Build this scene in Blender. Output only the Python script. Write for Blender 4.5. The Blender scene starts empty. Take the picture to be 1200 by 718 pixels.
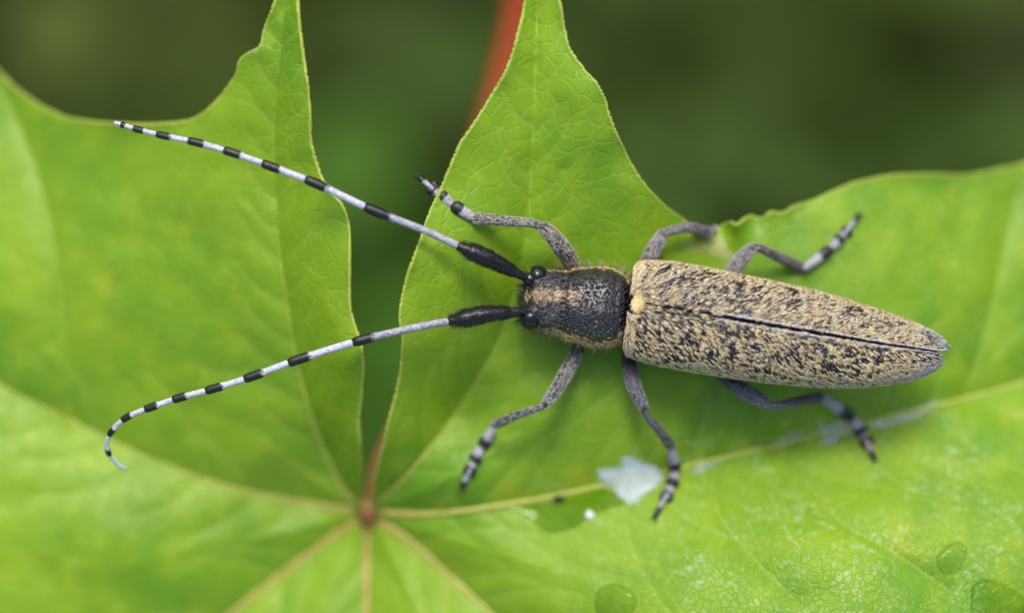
import bpy, math, random
import numpy as np
from mathutils import Vector

random.seed(7)
RNG = np.random.default_rng(11)
R = math.radians
SC = bpy.context.scene
COL = SC.collection

# ------------------------------------------------------------------ camera, sky, sun, exposure
# scale: 1 unit is about 3.2 mm (the beetle is 16 mm long); the camera looks straight down on the leaf
D = 35.0                                   # camera to the plane of the beetle's back (z = 0)
cam = bpy.data.cameras.new("camera")
cam.sensor_width = 36.0
cam.lens = 105.0
cam.clip_start = 0.5
cam.clip_end = 600.0
cam.dof.use_dof = True
cam.dof.focus_distance = D + 0.22
cam.dof.aperture_fstop = 0.040
cam_ob = bpy.data.objects.new("camera", cam)
cam_ob.location = (0, 0, D)
COL.objects.link(cam_ob)
SC.camera = cam_ob

SUN_TO = Vector((-0.02, 0.74, 1.0)).normalized()      # direction towards the sun
world = bpy.data.worlds.new("World")
SC.world = world
world.use_nodes = True
wn = world.node_tree.nodes
sky = wn.new("ShaderNodeTexSky")
sky.sky_type = 'NISHITA'
sky.sun_disc = False
sky.sun_elevation = math.asin(SUN_TO.z)
sky.sun_rotation = math.atan2(SUN_TO.x, SUN_TO.y)
sky.air_density = 1.0
sky.dust_density = 4.0
sky.ozone_density = 1.0
wn["Background"].inputs[1].default_value = 0.15
world.node_tree.links.new(sky.outputs[0], wn["Background"].inputs[0])

sun = bpy.data.lights.new("sun", 'SUN')
sun.energy = 1.5
sun.angle = R(17)
sun.color = (1.0, 0.96, 0.88)
sun_ob = bpy.data.objects.new("sun", sun)
sun_ob.rotation_euler = (-SUN_TO).to_track_quat('-Z', 'Y').to_euler()
sun_ob.location = (0, 0, 60)
COL.objects.link(sun_ob)

SC.view_settings.view_transform = 'Standard'
SC.view_settings.look = 'None'
SC.view_settings.exposure = 0.48
SC.view_settings.gamma = 1.0
SC.view_settings.use_curve_mapping = False
SC.render.engine = 'CYCLES'
SC.cycles.use_denoising = True
SC.cycles.max_bounces = 8
SC.cycles.transparent_max_bounces = 12
SC.cycles.caustics_reflective = False
SC.cycles.caustics_refractive = False


# ------------------------------------------------------------------ helpers
def W(p):
    """(x, y, z) measured in hundredths of a unit, y down, z=0 at the beetle's back -> world."""
    p = np.asarray(p, float)
    z = p[..., 2] / 100.0
    k = (D - z) / D / 100.0
    return np.stack([(p[..., 0] - 600.0) * k, (359.0 - p[..., 1]) * k, z], -1)


def link(o, parent=None):
    COL.objects.link(o)
    if parent is not None:
        o.parent = parent
    return o


def origin_of(parent):
    v = Vector((0, 0, 0))
    while parent is not None:
        v += parent.location
        parent = parent.parent
    return np.array(v)


def thing(name, label, cat, loc=(0, 0, 0), group=None):
    o = bpy.data.objects.new(name, None)
    o.location = loc
    o.empty_display_size = 0.1
    link(o)
    o["label"] = label
    o["category"] = cat
    if group:
        o["group"] = group
    return o


def mesh_obj(name, verts, faces, mat, parent=None, loc=None, attrs=None, colors=None, smooth=True):
    """verts in world units; the object sits at loc (or its parent's origin)."""
    verts = np.asarray(verts, float)
    base = origin_of(parent)
    l = np.array(loc, float) if loc is not None else base
    me = bpy.data.meshes.new(name)
    faces = np.asarray(faces) if not isinstance(faces, list) else faces
    v = verts - l
    if isinstance(faces, np.ndarray):
        n, k = faces.shape
        me.vertices.add(len(v))
        me.vertices.foreach_set("co", v.astype(np.float32).ravel())
        me.loops.add(n * k)
        me.loops.foreach_set("vertex_index", faces.astype(np.int32).ravel())
        me.polygons.add(n)
        me.polygons.foreach_set("loop_start", np.arange(0, n * k, k, dtype=np.int32))
        me.update(calc_edges=True)
        me.validate()
    else:
        me.from_pydata(v.tolist(), [], faces)
        me.update()
    if smooth:
        me.polygons.foreach_set("use_smooth", np.ones(len(me.polygons), dtype=bool))
    for an, av in (attrs or {}).items():
        a = me.attributes.new(an, 'FLOAT', 'POINT')
        a.data.foreach_set("value", np.asarray(av, np.float32))
    if colors is not None:
        a = me.attributes.new("col", 'FLOAT_COLOR', 'POINT')
        c = np.ones((len(colors), 4), np.float32)
        c[:, :3] = colors
        a.data.foreach_set("color", c.ravel())
    me.materials.append(mat)
    o = bpy.data.objects.new(name, me)
    o.location = Vector(l - base)
    return link(o, parent)


def catmull(pts, n):
    """resample a polyline through a Catmull-Rom spline, about evenly, n samples."""
    P = np.asarray(pts, float)
    if len(P) == 2:
        t = np.linspace(0, 1, n)[:, None]
        return P[0] * (1 - t) + P[1] * t
    Q = np.vstack([2 * P[0] - P[1], P, 2 * P[-1] - P[-2]])
    seg = np.linalg.norm(np.diff(P[:, :min(3, P.shape[1])], axis=0), axis=1)
    cum = np.concatenate([[0], np.cumsum(seg)])
    s = np.linspace(0, cum[-1], n)
    i = np.clip(np.searchsorted(cum, s, side='right') - 1, 0, len(P) - 2)
    t = ((s - cum[i]) / np.maximum(seg[i], 1e-9))[:, None]
    p0, p1, p2, p3 = Q[i], Q[i + 1], Q[i + 2], Q[i + 3]
    return 0.5 * (2 * p1 + (p2 - p0) * t + (2 * p0 - 5 * p1 + 4 * p2 - p3) * t ** 2 + (3 * p1 - p0 - 3 * p2 + p3) * t ** 3)


def nrm(v):
    return v / np.maximum(np.linalg.norm(v, axis=-1, keepdims=True), 1e-9)


def tube(path, rad, ns=12, flat=1.0):
    """path Nx3, rad N -> verts, faces, t-attribute; closed rounded ends; flat scales the z radius."""
    P = np.asarray(path, float)
    r = np.asarray(rad, float)
    T = nrm(np.gradient(P, axis=0))
    up = np.array([0, 0, 1.0])
    S = np.cross(T, up)
    bad = np.linalg.norm(S, axis=1) < 0.15
    S[bad] = np.cross(T[bad], np.array([0, 1.0, 0.2]))
    S = nrm(S)
    U = nrm(np.cross(S, T))
    a = np.linspace(0, 2 * math.pi, ns, endpoint=False)
    ca, sa = np.cos(a), np.sin(a)
    V = P[:, None, :] + r[:, None, None] * (ca[None, :, None] * S[:, None, :] + flat * sa[None, :, None] * U[:, None, :])
    n = len(P)
    verts = V.reshape(-1, 3)
    faces = []
    for i in range(n - 1):
        for j in range(ns):
            k = (j + 1) % ns
            faces.append((i * ns + j, i * ns + k, (i + 1) * ns + k, (i + 1) * ns + j))
    t = np.repeat(np.linspace(0, 1, n), ns)
    c0, c1 = len(verts), len(verts) + 1
    verts = np.vstack([verts, P[0] - T[0] * r[0] * 0.5, P[-1] + T[-1] * r[-1] * 0.5])
    t = np.concatenate([t, [0, 1]])
    for j in range(ns):
        k = (j + 1) % ns
        faces.append((c0, k, j))
        faces.append((c1, (n - 1) * ns + j, (n - 1) * ns + k))
    return verts, faces, t


def join(parts):
    vs, fs, ts, o = [], [], [], 0
    for v, f, t in parts:
        vs.append(v)
        fs += [tuple(i + o for i in q) for q in f]
        ts.append(t)
        o += len(v)
    return np.vstack(vs), fs, np.concatenate(ts)


def lat_noise(x, y, seed=0):
    """smooth value noise on a lattice, 0..1"""
    r = np.random.default_rng(seed).random((256, 256))
    xi, yi = np.floor(x).astype(int), np.floor(y).astype(int)
    fx, fy = x - xi, y - yi
    fx, fy = fx * fx * (3 - 2 * fx), fy * fy * (3 - 2 * fy)
    g = lambda a, b: r[a % 256, b % 256]
    return (g(xi, yi) * (1 - fx) + g(xi + 1, yi) * fx) * (1 - fy) + (g(xi, yi + 1) * (1 - fx) + g(xi + 1, yi + 1) * fx) * fy


def hairs(pos, direction, normal, length, width, lift, droop=0.0):
    """tapered three-sided hairs; arrays N; returns verts, tri faces, index of hair per vertex"""
    n = len(pos)
    nn = nrm(normal)
    d = nrm(direction)
    d = nrm(d - nn * (d * nn).sum(1, keepdims=True))
    side = nrm(np.cross(d, nn))
    L = np.broadcast_to(np.asarray(length, float), (n,))[:, None]
    w = np.broadcast_to(np.asarray(width, float), (n,))[:, None]
    lf = np.broadcast_to(np.asarray(lift, float), (n,))[:, None]
    p0 = pos - nn * w * 0.5
    p1 = pos + d * L * 0.5 + nn * L * lf * 0.62
    p2 = pos + d * L + nn * L * (lf - droop)
    ring = []
    for p, s in ((p0, 0.8), (p1, 1.0)):
        ring += [p + side * w * s * 0.5, p - side * w * s * 0.5, p + nn * w * s * 0.55]
    V = np.stack(ring + [p2], 1)                       # n x 7 x 3
    F = np.array([(0, 1, 4), (0, 4, 3), (1, 2, 5), (1, 5, 4), (2, 0, 3), (2, 3, 5), (3, 4, 6), (4, 5, 6), (5, 3, 6)])
    faces = (F[None] + (np.arange(n) * 7)[:, None, None]).reshape(-1, 3)
    return V.reshape(-1, 3), faces, np.repeat(np.arange(n), 7)


# ------------------------------------------------------------------ materials
class Mat:
    def __init__(self, name):
        self.m = bpy.data.materials.new(name)
        self.m.use_nodes = True
        self.t = self.m.node_tree
        self.n = self.t.nodes
        self.b = self.n["Principled BSDF"]
        self.out = self.n["Material Output"]

    def node(self, kind, **kw):
        nd = self.n.new("ShaderNode" + kind)
        for k, v in kw.items():
            setattr(nd, k, v)
        return nd

    def put(self, sock, val):
        if isinstance(val, bpy.types.NodeSocket):
            self.t.links.new(val, sock)
        elif isinstance(val, (tuple, list)) and len(val) == 3 and sock.type == 'RGBA':
            sock.default_value = (*val, 1)
        else:
            sock.default_value = val

    def set(self, **kw):
        for k, v in kw.items():
            self.put(self.b.inputs[k.replace("_", " ")], v)
        return self

    def attr(self, name, out="Fac"):
        return self.node("Attribute", attribute_name=name).outputs[out]

    def coord(self, sx=1, sy=1, sz=1):
        tc = self.node("TexCoord")
        mp = self.node("Mapping")
        mp.inputs["Scale"].default_value = (sx, sy, sz)
        self.t.links.new(tc.outputs["Object"], mp.inputs[0])
        return mp.outputs[0]

    def noise(self, vec, scale, detail=3, rough=0.55, out="Fac", dist=0.0):
        nd = self.node("TexNoise")
        self.put(nd.inputs["Vector"], vec)
        nd.inputs["Scale"].default_value = scale
        nd.inputs["Detail"].default_value = detail
        nd.inputs["Roughness"].default_value = rough
        nd.inputs["Distortion"].default_value = dist
        return nd.outputs[out]

    def voro(self, vec, scale, feature='DISTANCE_TO_EDGE', dims='3D', out="Distance"):
        nd = self.node("TexVoronoi", feature=feature, voronoi_dimensions=dims)
        self.put(nd.inputs["Vector"], vec)
        nd.inputs["Scale"].default_value = scale
        return nd.outputs[out]

    def math(self, op, a, b=0.0, c=0.0, clamp=False):
        nd = self.node("Math", operation=op, use_clamp=clamp)
        for s, v in zip(nd.inputs, (a, b, c)):
            self.put(s, v)
        return nd.outputs[0]

    def rng(self, v, a, b, c=0.0, d=1.0):
        nd = self.node("MapRange", interpolation_type='SMOOTHSTEP')
        for s, x in zip(nd.inputs[:5], (v, a, b, c, d)):
            self.put(s, x)
        return nd.outputs[0]

    def mix(self, f, a, b, blend='MIX'):
        nd = self.node("Mix", data_type='RGBA', blend_type=blend)
        self.put(nd.inputs[0], f)
        self.put(nd.inputs[6], a)
        self.put(nd.inputs[7], b)
        return nd.outputs[2]

    def vadd(self, a, b, scale):
        m = self.node("VectorMath", operation='SCALE')
        self.put(m.inputs[0], b)
        m.inputs["Scale"].default_value = scale
        s = self.node("VectorMath", operation='ADD')
        self.put(s.inputs[0], a)
        self.t.links.new(m.outputs[0], s.inputs[1])
        return s.outputs[0]

    def bump(self, h, strength=0.5, dist=0.02, normal=None):
        nd = self.node("Bump")
        self.put(nd.inputs["Height"], h)
        nd.inputs["Strength"].default_value = strength
        nd.inputs["Distance"].default_value = dist
        if normal is not None:
            self.put(nd.inputs["Normal"], normal)
        return nd.outputs[0]


def make_blade_material():
    M = Mat("leaf_blade")
    co = M.coord()
    warp = M.vadd(co, M.noise(co, 2.6, 4, out="Color"), 0.30)
    cells = M.voro(warp, 4.4)                                # areoles between the small veins
    warp2 = M.vadd(co, M.noise(co, 6.0, 2, out="Color"), 0.07)
    fine = M.voro(warp2, 11.0)
    vein = M.attr("vein")
    edge = M.attr("edge")
    big = M.noise(co, 0.55, 3)
    mid = M.noise(co, 2.0, 4)
    col = M.mix(M.rng(big, 0.35, 0.65), (0.150, 0.345, 0.012), (0.245, 0.430, 0.014))
    col = M.mix(M.rng(mid, 0.42, 0.75, 0, 0.65), col, (0.34, 0.50, 0.020))
    cell_line = M.rng(cells, 0.0, 0.05, 1, 0)
    col = M.mix(M.math('MULTIPLY', cell_line, 0.25), col, (0.34, 0.52, 0.06))
    fine_line = M.rng(fine, 0.0, 0.06, 1, 0)
    col = M.mix(M.math('MULTIPLY', fine_line, 0.12), col, (0.12, 0.26, 0.02))  # groove shade of the sunken veinlets, painted as darker lines
    col = M.mix(M.math('MULTIPLY', vein, 0.6), col, (0.36, 0.50, 0.09))
    # yellowed freckles of the leaf itself, and silvery flecks that paint in its wet shine
    yl = M.rng(M.noise(co, 1.3, 5, 0.6), 0.60, 0.72, 0, 0.55)
    col = M.mix(yl, col, (0.42, 0.48, 0.02))
    glint_area = M.attr("flecks")
    fl = M.math('MULTIPLY', M.rng(M.noise(warp2, 9.0, 4, 0.6), 0.50, 0.62), M.rng(M.noise(co, 1.6, 3), 0.40, 0.60))
    fl = M.math('MULTIPLY', fl, M.rng(fine, 0.02, 0.10))
    fl = M.math('MULTIPLY', M.math('MULTIPLY', fl, glint_area), 0.32)
    col = M.mix(fl, col, (0.60, 0.72, 0.50))
    rim_n = M.math('ADD', edge, M.math('MULTIPLY', M.noise(co, 9.0, 2), 0.25))
    col = M.mix(M.rng(rim_n, 0.50, 0.95, 0, 0.8), col, (0.50, 0.56, 0.10))
    col = M.mix(M.math('MULTIPLY', M.attr("blush"), M.rng(mid, 0.3, 0.6, 0.45, 0.8)), col, (0.24, 0.10, 0.025))
    stain = M.rng(M.math('MULTIPLY', M.attr("stain"), M.noise(co, 6.0, 4, 0.6)), 0.28, 0.50, 0, 0.5)
    col = M.mix(stain, col, (0.52, 0.47, 0.26))
    M.set(Base_Color=col, Roughness=M.rng(M.noise(co, 12, 3), 0.3, 0.7, 0.34, 0.52))
    M.b.inputs["Specular IOR Level"].default_value = 0.38
    h = M.math('ADD', M.rng(cells, 0.0, 0.10), M.math('MULTIPLY', M.rng(fine, 0, 0.12), M.math('MULTIPLY_ADD', glint_area, 1.7, 0.25)))
    h = M.math('ADD', h, M.math('MULTIPLY', M.noise(co, 24, 3), 0.25))
    bp = M.bump(h, 0.30, 0.016)
    M.put(M.b.inputs["Normal"], bp)
    tr = M.node("BsdfTranslucent")
    M.put(tr.inputs[0], M.mix(0.35, col, (0.30, 0.52, 0.01)))
    mx = M.node("MixShader")
    mx.inputs[0].default_value = 0.28
    M.t.links.new(M.b.outputs[0], mx.inputs[1])
    M.t.links.new(tr.outputs[0], mx.inputs[2])
    M.t.links.new(mx.outputs[0], M.out.inputs[0])
    return M.m


def make_vein_material():
    M = Mat("leaf_vein")
    co = M.coord()
    red = M.attr("red")
    n = M.noise(co, 6, 3)
    col = M.mix(M.rng(n, 0.3, 0.7), (0.30, 0.40, 0.045), (0.40, 0.47, 0.075))
    col = M.mix(red, col, M.mix(n, (0.32, 0.20, 0.035), (0.46, 0.34, 0.10)))
    M.set(Base_Color=col, Roughness=0.5, Normal=M.bump(M.noise(co, 30, 3), 0.3, 0.01))
    return M.m


def make_petiole_material():
    M = Mat("petiole_skin")
    co = M.coord()
    t = M.attr("t")
    n = M.noise(co, 5, 3)
    col = M.mix(M.rng(t, 0.15, 0.75), (0.33, 0.18, 0.06), (0.30, 0.028, 0.008))
    col = M.mix(M.math('MULTIPLY', n, 0.2), col, (0.25, 0.08, 0.02))
    M.b.inputs["Specular IOR Level"].default_value = 0.25
    M.set(Base_Color=col, Roughness=0.6, Normal=M.bump(M.noise(co, 20, 3), 0.3, 0.01))
    return M.m


def make_plain(name, c1, c2, scale, rough, bump=0.0, bscale=20, spec=0.5):
    M = Mat(name)
    co = M.coord()
    M.set(Base_Color=M.mix(M.rng(M.noise(co, scale, 4), 0.3, 0.7), c1, c2), Roughness=rough)
    M.b.inputs["Specular IOR Level"].default_value = spec
    if bump:
        M.put(M.b.inputs["Normal"], M.bump(M.noise(co, bscale, 3), bump, 0.012))
    return M.m


def make_cuticle(name, vs, base1=(0.006, 0.006, 0.008), base2=(0.018, 0.016, 0.018), rough=0.34, strength=0.9, dist=0.014, spec=0.55):
    M = Mat(name)
    co = M.coord()
    v = M.voro(M.vadd(co, M.noise(co, 14, 2, out="Color"), 0.03), vs, 'F1')
    pit = M.rng(v, 0.15, 0.55)
    h = M.math('ADD', pit, M.math('MULTIPLY', M.noise(co, vs * 2.5, 2), 0.35))
    M.set(Base_Color=M.mix(M.noise(co, 5, 3), base1, base2), Roughness=M.rng(M.noise(co, 20, 2), 0.3, 0.7, rough - 0.08, rough + 0.12))
    M.b.inputs["Specular IOR Level"].default_value = spec
    M.put(M.b.inputs["Normal"], M.bump(h, strength, dist))
    return M.m


def make_banded(name, pale1, pale2, cut0, cut1):
    """antenna and foot segments: pale down at the base (t small), black towards the tip"""
    M = Mat(name)
    co = M.coord()
    t = M.attr("t")
    n = M.noise(co, 28, 3)
    edge = M.math('ADD', t, M.math('MULTIPLY', M.math('SUBTRACT', n, 0.5), 0.22))
    dark = M.rng(edge, cut0, cut1)
    st = M.noise(M.coord(1, 1, 1), 45, 4, 0.65)
    pale = M.mix(M.rng(st, 0.32, 0.62), pale1, pale2)
    thin = M.math('MULTIPLY', M.attr("thin"), M.rng(M.noise(co, 22, 4, 0.7), 0.35, 0.6, 0.9, 0.35))
    pale = M.mix(thin, pale, (0.05, 0.05, 0.06))
    M.set(Base_Color=M.mix(dark, pale, (0.008, 0.008, 0.010)), Roughness=M.rng(dark, 0, 1, 0.62, 0.40))
    M.put(M.b.inputs["Normal"], M.bump(st, 0.6, 0.008))
    return M.m


def make_leg():
    M = Mat("leg_cuticle")
    co = M.coord()
    t = M.attr("t")
    n = M.noise(co, 34, 4, 0.65)
    c = M.mix(M.rng(n, 0.36, 0.66), (0.010, 0.009, 0.011), (0.075, 0.072, 0.078))
    knee = M.math('MAXIMUM', M.rng(t, 0.93, 0.985), 0.0)
    c = M.mix(knee, c, (0.010, 0.010, 0.012))
    M.set(Base_Color=c, Roughness=0.5, Normal=M.bump(n, 0.5, 0.01))
    return M.m


def make_hair():
    M = Mat("hair_strands")
    c = M.attr("col", "Color")
    M.set(Base_Color=c, Roughness=0.45)
    M.b.inputs["Specular IOR Level"].default_value = 0.45
    return M.m


MAT_BLADE = make_blade_material()
MAT_VEIN = make_vein_material()
MAT_PETIOLE = make_petiole_material()
MAT_JOINT = make_plain("leaf_joint", (0.15, 0.045, 0.014), (0.24, 0.09, 0.028), 6, 0.6, 0.3)
MAT_BODY = make_cuticle("body_cuticle", 27, rough=0.20, strength=1.0, dist=0.022, spec=1.0)
MAT_ELYTRA = make_cuticle("elytra_cuticle", 20, (0.006, 0.005, 0.007), (0.014, 0.012, 0.015), 0.30, 0.8, 0.014)
MAT_EYE = make_cuticle("eye_facets", 60, (0.003, 0.003, 0.004), (0.006, 0.006, 0.007), 0.16, 0.25, 0.004)
MAT_SCAPE = make_cuticle("scape_cuticle", 40, (0.004, 0.004, 0.005), (0.009, 0.008, 0.009), 0.32, 0.25, 0.006)
MAT_ANT = make_banded("antenna_bands", (0.26, 0.26, 0.33), (0.60, 0.60, 0.70), 0.55, 0.62)
MAT_TARSUS = make_banded("tarsus_bands", (0.10, 0.10, 0.115), (0.44, 0.43, 0.49), 0.52, 0.62)
MAT_LEG = make_leg()
MAT_HAIR = make_hair()
MAT_SCUT = make_plain("scutellum_felt", (0.50, 0.37, 0.15), (0.66, 0.54, 0.31), 30, 0.7, 0.5, 60, 0.2)

# ------------------------------------------------------------------ the leaf's shape
OUT_R = [(436, 592), (438, 565), (446, 530), (456, 490), (467, 440), (470, 400), (467, 372), (474, 335), (487, 298), (503, 250),
         (520, 210), (537, 172), (552, 148), (574, 112), (592, 84), (604, 50), (612, 20), (618, -15), (632, -70), (645, -40),
         (655, 0), (661, 30), (668, 55), (684, 78), (700, 97), (709, 115), (713, 132), (724, 158), (737, 183), (752, 208),
         (768, 228), (786, 245), (803, 258), (815, 268), (827, 276), (837, 272), (845, 263), (855, 259), (863, 264), (871, 257), (882, 252), (892, 256),
         (903, 248), (917, 250), (931, 241), (955, 231), (985, 219), (1010, 211), (1045, 205), (1080, 203), (1115, 204),
         (1145, 203), (1175, 198), (1200, 191), (1260, 160), (1340, 165), (1460, 240), (1620, 330), (1500, 420), (1400, 500),
         (1420, 600), (1560, 740), (1740, 900), (1500, 890), (1320, 830), (1190, 850), (1160, 960), (1230, 1120), (1300, 1260),
         (1120, 1160), (940, 1010), (820, 960), (730, 1010), (680, 1130), (570, 1320), (430, 1540)]
OUT_L = [(330, 1310), (190, 1110), (100, 1000), (10, 980), (-140, 1090), (-300, 1180), (-250, 1010), (-280, 880), (-390, 800),
         (-540, 770), (-700, 720), (-570, 600), (-480, 480), (-400, 330), (-320, 160), (-220, 20), (-110, -110), (-70, -40),
         (-40, 30), (0, 85), (20, 105), (45, 122), (80, 138), (110, 144), (140, 146), (180, 145), (210, 143), (232, 136),
         (252, 119), (267, 101), (277, 86), (280, 72), (287, 64), (298, 58), (305, 52), (308, 38), (313, 22), (322, 0),
         (330, -30), (340, -60), (346, -30), (349, 0), (353, 40), (358, 80), (362, 110), (364, 140), (364, 165), (368, 185),
         (378, 208), (392, 228), (403, 240), (409, 258), (411, 275), (409, 310), (408, 340), (410, 362), (417, 385), (424, 410),
         (427, 435), (424, 465), (421, 490), (422, 520), (424, 550), (424, 575), (425, 590)]
OUTLINE = catmull(OUT_R + OUT_L + [OUT_R[0]], 1500)[:-1]
_k = np.arange(len(OUTLINE))
_tn = nrm(np.roll(OUTLINE, -1, 0) - np.roll(OUTLINE, 1, 0))
OUTLINE = OUTLINE + np.stack([-_tn[:, 1], _tn[:, 0]], 1) * ((lat_noise(_k * 0.35, _k * 0, 5) - 0.5) * 1.2 + (lat_noise(_k * 0.11, _k * 0, 6) - 0.5) * 2.4)[:, None]

MAIN = {  # the main veins, from the joint outwards
    "a": [(414, 596), (380, 592), (320, 582), (250, 565), (170, 535), (90, 497), (0, 452), (-120, 380), (-400, 250)],
    "b": [(418, 586), (405, 575), (388, 545), (366, 490), (350, 430), (334, 340), (324, 250), (321, 150), (328, 60), (338, -40)],
    "c": [(442, 588), (462, 572), (495, 535), (530, 490), (565, 435), (590, 385), (610, 310), (620, 240), (625, 150), (628, 60), (631, -40)],
    "d": [(446, 600), (500, 602), (560, 596), (640, 583), (720, 566), (810, 545), (880, 529), (940, 514), (1000, 500), (1060, 484), (1130, 467), (1200, 448), (1350, 400), (1560, 335)],
    "e": [(446, 610), (480, 632), (530, 676), (590, 730), (700, 820), (900, 950), (1180, 1160)],
    "f": [(432, 614), (431, 650), (430, 720), (430, 900), (430, 1450)],
    "g": [(416, 610), (385, 632), (330, 672), (265, 722), (150, 810), (-200, 1100)],
}
MAINP = {k: catmull(v, 90) for k, v in MAIN.items()}
SECOND = [[(85, 494), (76, 400), (66, 300), (46, 210), (0, 90)], [(925, 518), (950, 570), (985, 612), (1045, 645), (1110, 690)],
          [(835, 538), (842, 600), (880, 650), (930, 700)], [(810, 545), (822, 500), (832, 450), (838, 400)], [(1130, 467), (1150, 400), (1175, 300), (1190, 230)],
          [(720, 566), (735, 620), (760, 680), (800, 740)], [(366, 490), (330, 460), (290, 440), (240, 432)]]
for key, step, ln in (("a", 60, 120), ("b", 42, 70), ("c", 44, 80), ("d", 60, 150), ("e", 55, 110), ("f", 48, 75), ("g", 60, 110)):
    P = MAINP[key]
    cum = np.concatenate([[0], np.cumsum(np.linalg.norm(np.diff(P, axis=0), axis=1))])
    s = step * 0.9
    while s < min(cum[-1] * 0.93, 900):
        for sd in (-1, 1):
            ss = s + random.uniform(-0.25, 0.25) * step
            i = min(np.searchsorted(cum, ss), len(P) - 2)
            t = nrm(P[i + 1] - P[i])
            a = sd * R(random.uniform(42, 58))
            dv = np.array([t[0] * math.cos(a) - t[1] * math.sin(a), t[0] * math.sin(a) + t[1] * math.cos(a)])
            L = ln * random.uniform(0.7, 1.15) * (1 - 0.5 * s / cum[-1])
            q = P[i]
            bend = dv * 0.75 + t * 0.65
            SECOND.append([tuple(q), tuple(q + dv * L * 0.45), tuple(q + dv * L * 0.72 + bend * L * 0.12), tuple(q + dv * L * 0.72 + bend * L * 0.45)])
        s += step
SECONDP = [catmull(v, 16) for v in SECOND]

CTRL = np.array([
    (430, 600, -200), (0, 455, -200), (130, 515, -195), (260, 565, -195), (200, 350, -158), (60, 250, -195), (100, 150, -182), (225, 142, -120),
    (0, 90, -225), (324, 250, -80), (322, 120, -55), (345, -10, -25), (360, 100, -24), (405, 290, -32), (424, 420, -40), (422, 520, -105),
    (350, 430, -118), (385, 530, -165), (468, 380, -45), (447, 530, -110), (520, 210, -46), (560, 270, -52), (600, 60, -34), (630, -50, -25),
    (704, 110, -38), (765, 225, -85), (803, 258, -112), (620, 240, -62), (590, 385, -92), (530, 490, -135), (700, 360, -112), (700, 480, -112),
    (820, 500, -128), (550, 560, -118), (640, 585, -140), (770, 605, -118), (900, 525, -138), (900, 380, -128), (830, 280, -120), (900, 256, -140),
    (1010, 215, -165), (1000, 270, -150), (1150, 210, -225), (1100, 400, -160), (1200, 450, -195), (1022, 540, -134), (1000, 650, -58),
    (1200, 650, -85), (1200, 300, -225), (820, 700, -64), (640, 690, -118), (500, 718, -180), (430, 718, -190), (300, 718, -215), (150, 640, -195),
    (0, 700, -210), (-450, 400, -230), (-300, 1000, -260), (430, 1500, -330), (1200, 1100, -220), (1600, 500, -280), (1700, 880, -300), (-100, -100, -120)], float)


def tps_fit(C):
    xy, z = C[:, :2] / 300.0, C[:, 2]
    d = np.linalg.norm(xy[:, None] - xy[None], axis=-1)
    K = np.where(d > 0, d * d * np.log(d + 1e-12), 0) + np.eye(len(C)) * 0.01
    P = np.hstack([np.ones((len(C), 1)), xy])
    A = np.block([[K, P], [P.T, np.zeros((3, 3))]])
    return np.linalg.solve(A, np.concatenate([z, np.zeros(3)]))


TPS = tps_fit(CTRL)


def seg_dist(px, py, polys, reach):
    """distance to the nearest of several polylines (clamped to reach)"""
    best = np.full(px.shape, float(reach))
    order = np.argsort(px)
    xs = px[order]
    for P in polys:
        for a, b in zip(P[:-1], P[1:]):
            lo = np.searchsorted(xs, min(a[0], b[0]) - reach)
            hi = np.searchsorted(xs, max(a[0], b[0]) + reach)
            ii = order[lo:hi]
            y = py[ii]
            ii = ii[(y > min(a[1], b[1]) - reach) & (y < max(a[1], b[1]) + reach)]
            if not len(ii):
                continue
            ab = b - a
            t = np.clip(((px[ii] - a[0]) * ab[0] + (py[ii] - a[1]) * ab[1]) / max(ab @ ab, 1e-9), 0, 1)
            dd = np.hypot(px[ii] - a[0] - t * ab[0], py[ii] - a[1] - t * ab[1])
            best[ii] = np.minimum(best[ii], dd)
    return best


def leaf_z(px, py, full=False):
    px = np.atleast_1d(np.asarray(px, float))
    py = np.atleast_1d(np.asarray(py, float))
    x, y = px / 300.0, py / 300.0
    z = TPS[-3] + TPS[-2] * x + TPS[-1] * y
    for c, w in zip(CTRL, TPS):
        d2 = (x - c[0] / 300.0) ** 2 + (y - c[1] / 300.0) ** 2
        z = z + w * np.where(d2 > 1e-12, 0.5 * d2 * np.log(d2 + 1e-12), 0)
    dm = seg_dist(px, py, list(MAINP.values()), 150.0)
    z = z + 34.0 * (1 - np.exp(-dm / 60.0)) - 20.0
    ds = seg_dist(px, py, SECONDP, 40.0)
    z = z + 2.6 * (1 - np.exp(-ds / 12.0)) - 2.4
    dk = seg_dist(px, py, SECONDP[:5], 120.0)                # the stronger side veins crease the blade
    z = z + 11.0 * (1 - np.exp(-dk / 30.0)) - 8.0
    z = z + 7.0 * (lat_noise(px / 70.0 + 50, py / 70.0 + 50, 3) - 0.5) + 3.0 * (lat_noise(px / 28.0 + 50, py / 28.0 + 50, 4) - 0.5)
    if full:
        return z, dm, ds
    return z


def spaced(lo, hi, a, b, h):
    g = list(np.arange(a, b, h))
    s, x = h, g[-1]
    while x < hi:
        s = min(s * 1.06, 26)
        x += s
        g.append(x)
    s, x = h, a
    while x > lo:
        s = min(s * 1.06, 26)
        x -= s
        g.insert(0, x)
    return np.array(g)


def in_poly(px, py, poly):
    ins = np.zeros(px.shape, bool)
    for a, b in zip(poly, np.roll(poly, -1, 0)):
        if a[1] == b[1]:
            continue
        m = (a[1] > py) != (b[1] > py)
        ins[m] ^= px[m] < (b[0] - a[0]) * (py[m] - a[1]) / (b[1] - a[1]) + a[0]
    return ins


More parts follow.
